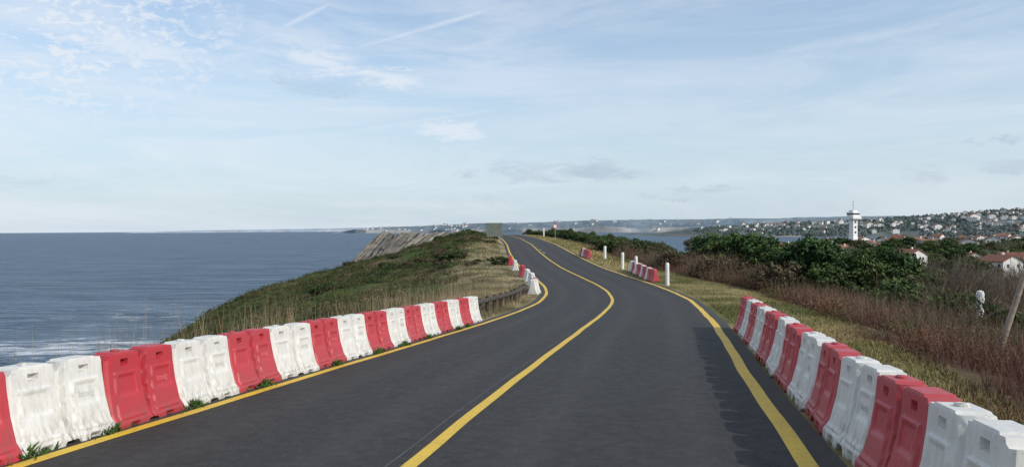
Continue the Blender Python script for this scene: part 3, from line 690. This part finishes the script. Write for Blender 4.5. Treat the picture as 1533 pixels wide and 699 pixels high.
# ---------------------------------------------------------------- houses
M_wall=simple("white_render",(.74,.73,.69),.8,.1,.6,bs=0);M_roof=simple("clay_tile_roof",(.25,.10,.062),.85,.35,1.5,bs=.2);M_win=simple("dark_window_glass",(.05,.06,.07),.2,.3,2)
def house_geo(w,d,h,rh,ov=.6):
    V=[(-w/2,-d/2,-3),(w/2,-d/2,-3),(w/2,d/2,-3),(-w/2,d/2,-3),(-w/2,-d/2,h),(w/2,-d/2,h),(w/2,d/2,h),(-w/2,d/2,h),(0,-d/2,h+rh),(0,d/2,h+rh)]
    F=[(0,1,5,8,4),(2,3,7,9,6),(1,2,6,5),(3,0,4,7)]
    wall=(V,F)
    s=rh/(w/2);x1=w/2+ov;z1=h-ov*s
    RV=[];RF=[]
    for sg in (-1,1):
        k=len(RV);RV+=[(0,-d/2-ov,h+rh+.05),(sg*x1,-d/2-ov,z1+.05),(sg*x1,d/2+ov,z1+.05),(0,d/2+ov,h+rh+.05),(0,-d/2-ov,h+rh+.3),(sg*x1,-d/2-ov,z1+.3),(sg*x1,d/2+ov,z1+.3),(0,d/2+ov,h+rh+.3)]
        RF+=[tuple(k+a for a in q) for q in ((0,1,2,3),(4,5,6,7),(1,2,6,5),(0,1,5,4),(3,2,6,7))]
    WV=[]
    nf=max(1,int(h//2.8))
    for fl in range(nf):
        for k in range(int(w//3.2)):
            cx=-w/2+ (k+.5)*w/int(w//3.2);z=.9+fl*2.8
            WV.append(box(cx-.5,cx+.5,-d/2-.06,-d/2-.01,z,z+1.3)); WV.append(box(cx-.5,cx+.5,d/2+.01,d/2+.06,z,z+1.3))
        for k in range(int(d//3.5)):
            cy=-d/2+(k+.5)*d/int(d//3.5);z=.9+fl*2.8
            WV.append(box(w/2+.01,w/2+.06,cy-.5,cy+.5,z,z+1.3));WV.append(box(-w/2-.06,-w/2-.01,cy-.5,cy+.5,z,z+1.3))
    return wall,(RV,RF),WV
HM=[]
for (w,d,h,rh) in ((12,10,5.6,2.4),(9,11,3.2,2.2),(15,10,5.8,2.2),(10,9,5.6,2.6)):
    wl,rf,wv=house_geo(w,d,h,rh)
    ch,chf=box(w*.2,w*.2+.7,1,1.7,h+.2,h+rh+1.0)
    wvv,wff,_=merge(wv)
    wins=[("window",mesh("window",b_[0],b_[1],[M_win])) for b_ in wv]
    parts=[("wall",mesh("wall",wl[0],wl[1],[M_wall])),("roof",mesh("roof",rf[0],rf[1],[M_roof])),("chimney",mesh("chimney",ch,chf,[M_wall]))]+wins
    v,f,mi=merge([(wl[0],wl[1],0),(rf[0],rf[1],1),(wvv,wff,2)])
    HM.append((parts,mesh("house",v,f,[M_wall,M_roof,M_win],midx=mi)))
def house(x,y,r,i=None,z=None,s=1.,full=True,lbl="white rendered house with red tile gable roof",grp="houses in the town"):
    parts,one=HM[random.randrange(4) if i is None else i]
    zz=gz(x,y) if z is None else z
    if zz<-24: return
    if full:
        e=bpy.data.objects.new("house",None);link(e)
        for n_,me in parts:
            c=link(bpy.data.objects.new(n_,me),e)
    else: e=link(bpy.data.objects.new("house",one))
    e.location=(x,y,zz+.3);e.rotation_euler[2]=r;e.scale=(s,s*random.uniform(.8,1.1),s);tag(e,lbl,"house",grp)
for (px,d,i) in ((1128,400,0),(1150,370,0),(1172,440,2),(1160,520,3),(1200,520,1),(1222,560,2),(1245,460,0),(1258,400,1),(1302,440,1),(1320,560,0),(1345,500,3),(1368,420,2),(1392,600,1),(1405,680,3),(1425,520,1),(1448,470,2),(1465,640,0),(1484,500,3),(1503,640,2),(1520,600,0),(1412,420,1),(1290,700,2),(1380,760,0),(1440,760,3),(1235,740,0),(1350,820,2),(1470,820,0)):
    dz=.9 if d<600 else 1.8
    house(PX(px,d),d,random.uniform(-1.2,1.2),i,z=gz(PX(px,d),d)+dz,s=random.uniform(.68,.92))
for (px,d,r) in ((1362,140,.3),(1372,165,-.4),(1498,125,.2),(1512,150,.9),(1450,200,.1),(1290,240,.4)):
    house(PX(px,d),d,r,1,s=.42,z=gz(PX(px,d),d)+2.0,lbl="small low white bungalow among bare trees",grp="bungalows among the trees")
def on(bv,x,y):
    h=bv.ray_cast(Vector((x,y,500)),Vector((0,0,-1)));return h[0].z if h[0] else None
x,y,h=r3;c=0
while c<170:
    k=int(40+(len(x)-41)*random.random()**.7*.8);X=x[k]+random.uniform(-9,9);Y=y[k]-random.uniform(0,460);z=on(bv3,X,Y)
    if z is None or z<-22: continue
    if float(fbm(np.array(X*.008),np.array(Y*.008),17))<.40: continue
    house(X,Y,random.uniform(-1,1),None,z+2.2,random.uniform(.6,1.25),False,"distant white house with red roof on hillside","houses on the far hillside");c+=1
for (px,Y,s) in ((1456,2250,2.0),(1402,2200,1.6),(1300,2350,1.6)):
    X=PX(px,Y);z=on(bv3,X,Y)
    if z is None or z<-22: continue
    house(X,Y,.2,2,z+2,s,False,"large pale apartment building on far hillside","houses on the far hillside")
x,y,h=r2;c=0
while c<62:
    k=int(len(x)*random.choice([random.uniform(.14,.38),random.uniform(.14,.38),random.uniform(.38,.72)]));X=x[k]+random.uniform(-15,15);Y=y[k]-random.uniform(60,470);z=on(bv2,X,Y)
    if z is None or z<-22: continue
    house(X,Y,random.uniform(-1,1),random.choice([0,2]),z-2,random.uniform(1.2,2.0),False,"faraway pale building on the coastal hills","buildings on the distant coast");c+=1
# ---------------------------------------------------------------- lookout tower
e=bpy.data.objects.new("lookout_tower",None);link(e);Y=600;X=PX(1277,Y);e.location=(X,Y,-9.0);e.rotation_euler[2]=.35;e.scale=(1.08,1.08,1.14)
M_tw=simple("white_tower_paint",(.82,.81,.78),.6,.08,.4,bs=0)
def ring(prof):
    return tube([(0,0,z) for z,r in prof],[r*1.25 for z,r in prof],4,True,math.pi/4)
v,f=ring([(0,2.6),(2,2.5),(2.3,2.3),(12,2.25),(14.6,2.25)]);obj("shaft",mesh("shaft",v,f,[M_tw]),e)
v,f=ring([(14.62,4.3),(16.5,4.3),(16.52,4.0)]);obj("gallery",mesh("gallery",v,f,[M_tw]),e)
v,f=ring([(16.55,3.4),(17.4,3.4)]);obj("cabin",mesh("cabin",v,f,[M_tw]),e)
v,f=ring([(17.42,3.45),(18.5,3.45)]);obj("window",mesh("window",v,f,[M_win]),e)
v,f=ring([(18.52,3.8),(19.3,3.8),(19.32,2.4),(20.6,2.4)]);obj("roof",mesh("roof",v,f,[M_tw]),e)
v,f=tube([(0,0,20.6),(0,0,28.)],[.18,.09],6);obj("mast",mesh("mast",v,f,[M_gal]),e)
for z,r in ((24.,1.5),(26.,1.)):
    v,f=tube([(-r,.3,z),(r,.3,z)],.09,6);obj("crossbar",mesh("crossbar",v,f,[M_gal]),e)
for z in (5,8.5,12):
    v,f=box(-.5,.5,-2.35,-2.2,z,z+1.2);obj("window",mesh("shaft_window",v,f,[M_win]),e)
tag(e,"tall white lookout tower with gallery and antenna mast","tower")
# ---------------------------------------------------------------- world
el=math.radians(34);sx,sy=.85,-.52;l=math.hypot(sx,sy);to=Vector((sx/l*math.cos(el),sy/l*math.cos(el),math.sin(el)))
sun=bpy.data.lights.new("sun",'SUN');sun.energy=3.2;sun.angle=math.radians(.7);sun.color=(1,.94,.85)
so=bpy.data.objects.new("sun",sun);link(so);so.rotation_euler=to.to_track_quat('Z','Y').to_euler()
w=bpy.data.worlds.new("World");scn.world=w;w.use_nodes=True;t=NT(w.node_tree);bg=w.node_tree.nodes['Background']
try:
    w.cycles.sampling_method='MANUAL'; w.cycles.sample_map_resolution=256
except Exception: pass
sky=t.n('ShaderNodeTexSky',sky_type='NISHITA');sky.sun_disc=False;sky.sun_elevation=el;sky.sun_rotation=math.atan2(sx,sy);sky.air_density=1.;sky.dust_density=1.2;sky.ozone_density=1.5
d=t.n('ShaderNodeTexCoord').outputs['Generated'];sp=t.n('ShaderNodeSeparateXYZ');t.put(sp.inputs[0],d)
az=t.m('ARCTAN2',sp.outputs[0],sp.outputs[1]);hl=t.m('SQRT',t.m('ADD',t.m('MULTIPLY',sp.outputs[0],sp.outputs[0]),t.m('MULTIPLY',sp.outputs[1],sp.outputs[1])))
ev=t.m('DIVIDE',sp.outputs[2],t.m('MAXIMUM',hl,.001))
def AE(px,py):
    a=math.atan((px-766.5)/1150);return a,(343-(px-766)*.007-py)/1150*math.cos(a)
mp=t.n('ShaderNodeMapping');t.put(mp.inputs[0],t.comb(az,ev));mp.inputs['Rotation'].default_value=(0,0,math.radians(-22));mp.inputs['Scale'].default_value=(1.2,7.5,1)
n1=t.noise(mp.outputs[0],2.4,7,.66,.6)
mp2=t.n('ShaderNodeMapping');t.put(mp2.inputs[0],t.comb(az,ev));mp2.inputs['Scale'].default_value=(3,11,1)
n2=t.noise(mp2.outputs[0],4.0,6,.68,.8)
n3=t.noise(t.comb(t.m('MULTIPLY',az,1.),t.m('MULTIPLY',ev,2.2)),22,5,.62,.6)
n4=t.noise(t.comb(az,t.m('MULTIPLY',ev,1.8)),70,2,.6,.5)
wx=t.m('ADD',az,t.m('MULTIPLY',t.m('SUBTRACT',n3,.5),.08)); wy=t.m('ADD',ev,t.m('MULTIPLY',t.m('SUBTRACT',n4,.5),.020))
def blob(px,py,w_,h_,rot=0.,soft=1.):
    a,e_=AE(px,py);wa=w_/2/1150*math.cos(a)**2;hh=h_/2/1150*math.cos(a);r=math.radians(rot)
    dx=t.m('SUBTRACT',wx,a);dy=t.m('SUBTRACT',wy,e_);c,s=math.cos(r),math.sin(r)
    A_=t.m('DIVIDE',t.m('ADD',t.m('MULTIPLY',dx,c),t.m('MULTIPLY',dy,s)),wa);B_=t.m('DIVIDE',t.m('SUBTRACT',t.m('MULTIPLY',dy,c),t.m('MULTIPLY',dx,s)),hh)
    q=t.m('ADD',t.m('MULTIPLY',A_,A_),t.m('MULTIPLY',B_,B_));return t.m('SUBTRACT',1.,q,clamp=True)
def line(p1,p2,wd,soft=1.):
    a1,e1=AE(*p1);a2,e2=AE(*p2);cx,cy=(a1+a2)/2,(e1+e2)/2;L=math.hypot(a2-a1,e2-e1)/2;r=math.atan2(e2-e1,a2-a1);c,s=math.cos(r),math.sin(r)
    dx=t.m('SUBTRACT',az,cx);dy=t.m('SUBTRACT',ev,cy)
    A_=t.m('DIVIDE',t.m('ADD',t.m('MULTIPLY',dx,c),t.m('MULTIPLY',dy,s)),L);B_=t.m('DIVIDE',t.m('SUBTRACT',t.m('MULTIPLY',dy,c),t.m('MULTIPLY',dx,s)),wd/1150)
    A4=t.m('POWER',t.m('ABSOLUTE',A_),4.);return t.m('SUBTRACT',1.,t.m('ADD',A4,t.m('ABSOLUTE',B_)),clamp=True)
veil=t.rng(n1,.35,.68,.04,.74,True)
lf=t.rng(az,-.75,.1,1,.52)
veil=t.m('MULTIPLY',veil,lf)
fac=veil
patch=blob(110,50,640,310,8)
cum=t.m('MULTIPLY',t.m('POWER',patch,.5),t.rng(t.m('ADD',t.m('MULTIPLY',n3,.5),t.m('MULTIPLY',n4,.5)),.41,.62,0,.9,True))
fac=t.m('MAXIMUM',fac,cum)
for (px,py,w_,h_,r,s_) in ((465,95,165,42,0,.8),(585,118,125,28,-4,.8),(455,62,125,24,-5,.6),(230,76,250,28,-4,.75),(685,197,100,24,-2,.75),(385,92,150,46,5,.5),(705,95,60,12,-10,.4),(650,120,60,12,-10,.35)):
    bb=blob(px,py,w_*1.45,h_*1.6,r);bb=t.m('MULTIPLY',t.rng(t.m('ADD',t.m('MULTIPLY',bb,.75),t.m('MULTIPLY',t.m('SUBTRACT',n2,.5),1.8)),.10,.88,0,s_,True),t.rng(bb,0,.45,0,1,True))
    fac=t.m('MAXIMUM',fac,bb)
for (a_,b_,wd,s_) in (((500,82),(800,-6),7,.66),((355,77),(525,-8),7,.58),((150,160),(215,128),5,.42),((500,200),(770,160),7,.4),((1130,86),(1450,28),13,.38),((240,30),(120,78),9,.5),((330,180),(250,60),11,.3)):
    fac=t.m('MAXIMUM',fac,t.m('MULTIPLY',line(a_,b_,wd),t.rng(n3,.3,.65,s_*.5,s_)))
haze=t.rng(ev,0.,.33,.80,.24,True)
c0=t.mix(1.,sky.outputs[0],(1.33,1.37,1.43),'MULTIPLY')
c1=t.mix(haze,c0,(5.1,6.25,7.15))
c2=t.mix(fac,c1,(6.9,7.4,8.05))
gf=0.
first=True
for (px,py,w_,h_,r,s_) in ((835,256,250,30,0,.55),(1040,289,150,14,3,.4),(1370,262,90,22,0,.35),(1492,211,90,10,0,.5),(1530,245,120,22,4,.35),(720,300,220,14,0,.2),(475,132,150,24,-4,.4),(60,275,260,20,0,.2)):
    bb=blob(px,py,w_*1.4,h_*1.7,r);bb=t.m('MULTIPLY',t.rng(t.m('ADD',t.m('MULTIPLY',bb,.5),t.m('MULTIPLY',t.m('SUBTRACT',n2,.5),2.2)),.12,.8,0,s_*1.3,True),t.rng(bb,0,.5,0,1,True))
    gf=bb if first else t.m('MAXIMUM',gf,bb);first=False
c3=t.mix(gf,c2,(3.9,4.7,5.7))
t.put(bg.inputs[0],c3);bg.inputs[1].default_value=.115
# ---------------------------------------------------------------- camera
cam=bpy.data.cameras.new("camera");co=bpy.data.objects.new("camera",cam);link(co)
cam.sensor_width=36;cam.lens=36*1150/1533;cam.clip_end=100000;cam.clip_start=.05
co.matrix_world=Matrix.Translation((0,0,1.63))@Matrix.Rotation(math.radians(90-.324),4,'X')@Matrix.Rotation(math.radians(-.4),4,'Z')
scn.camera=co
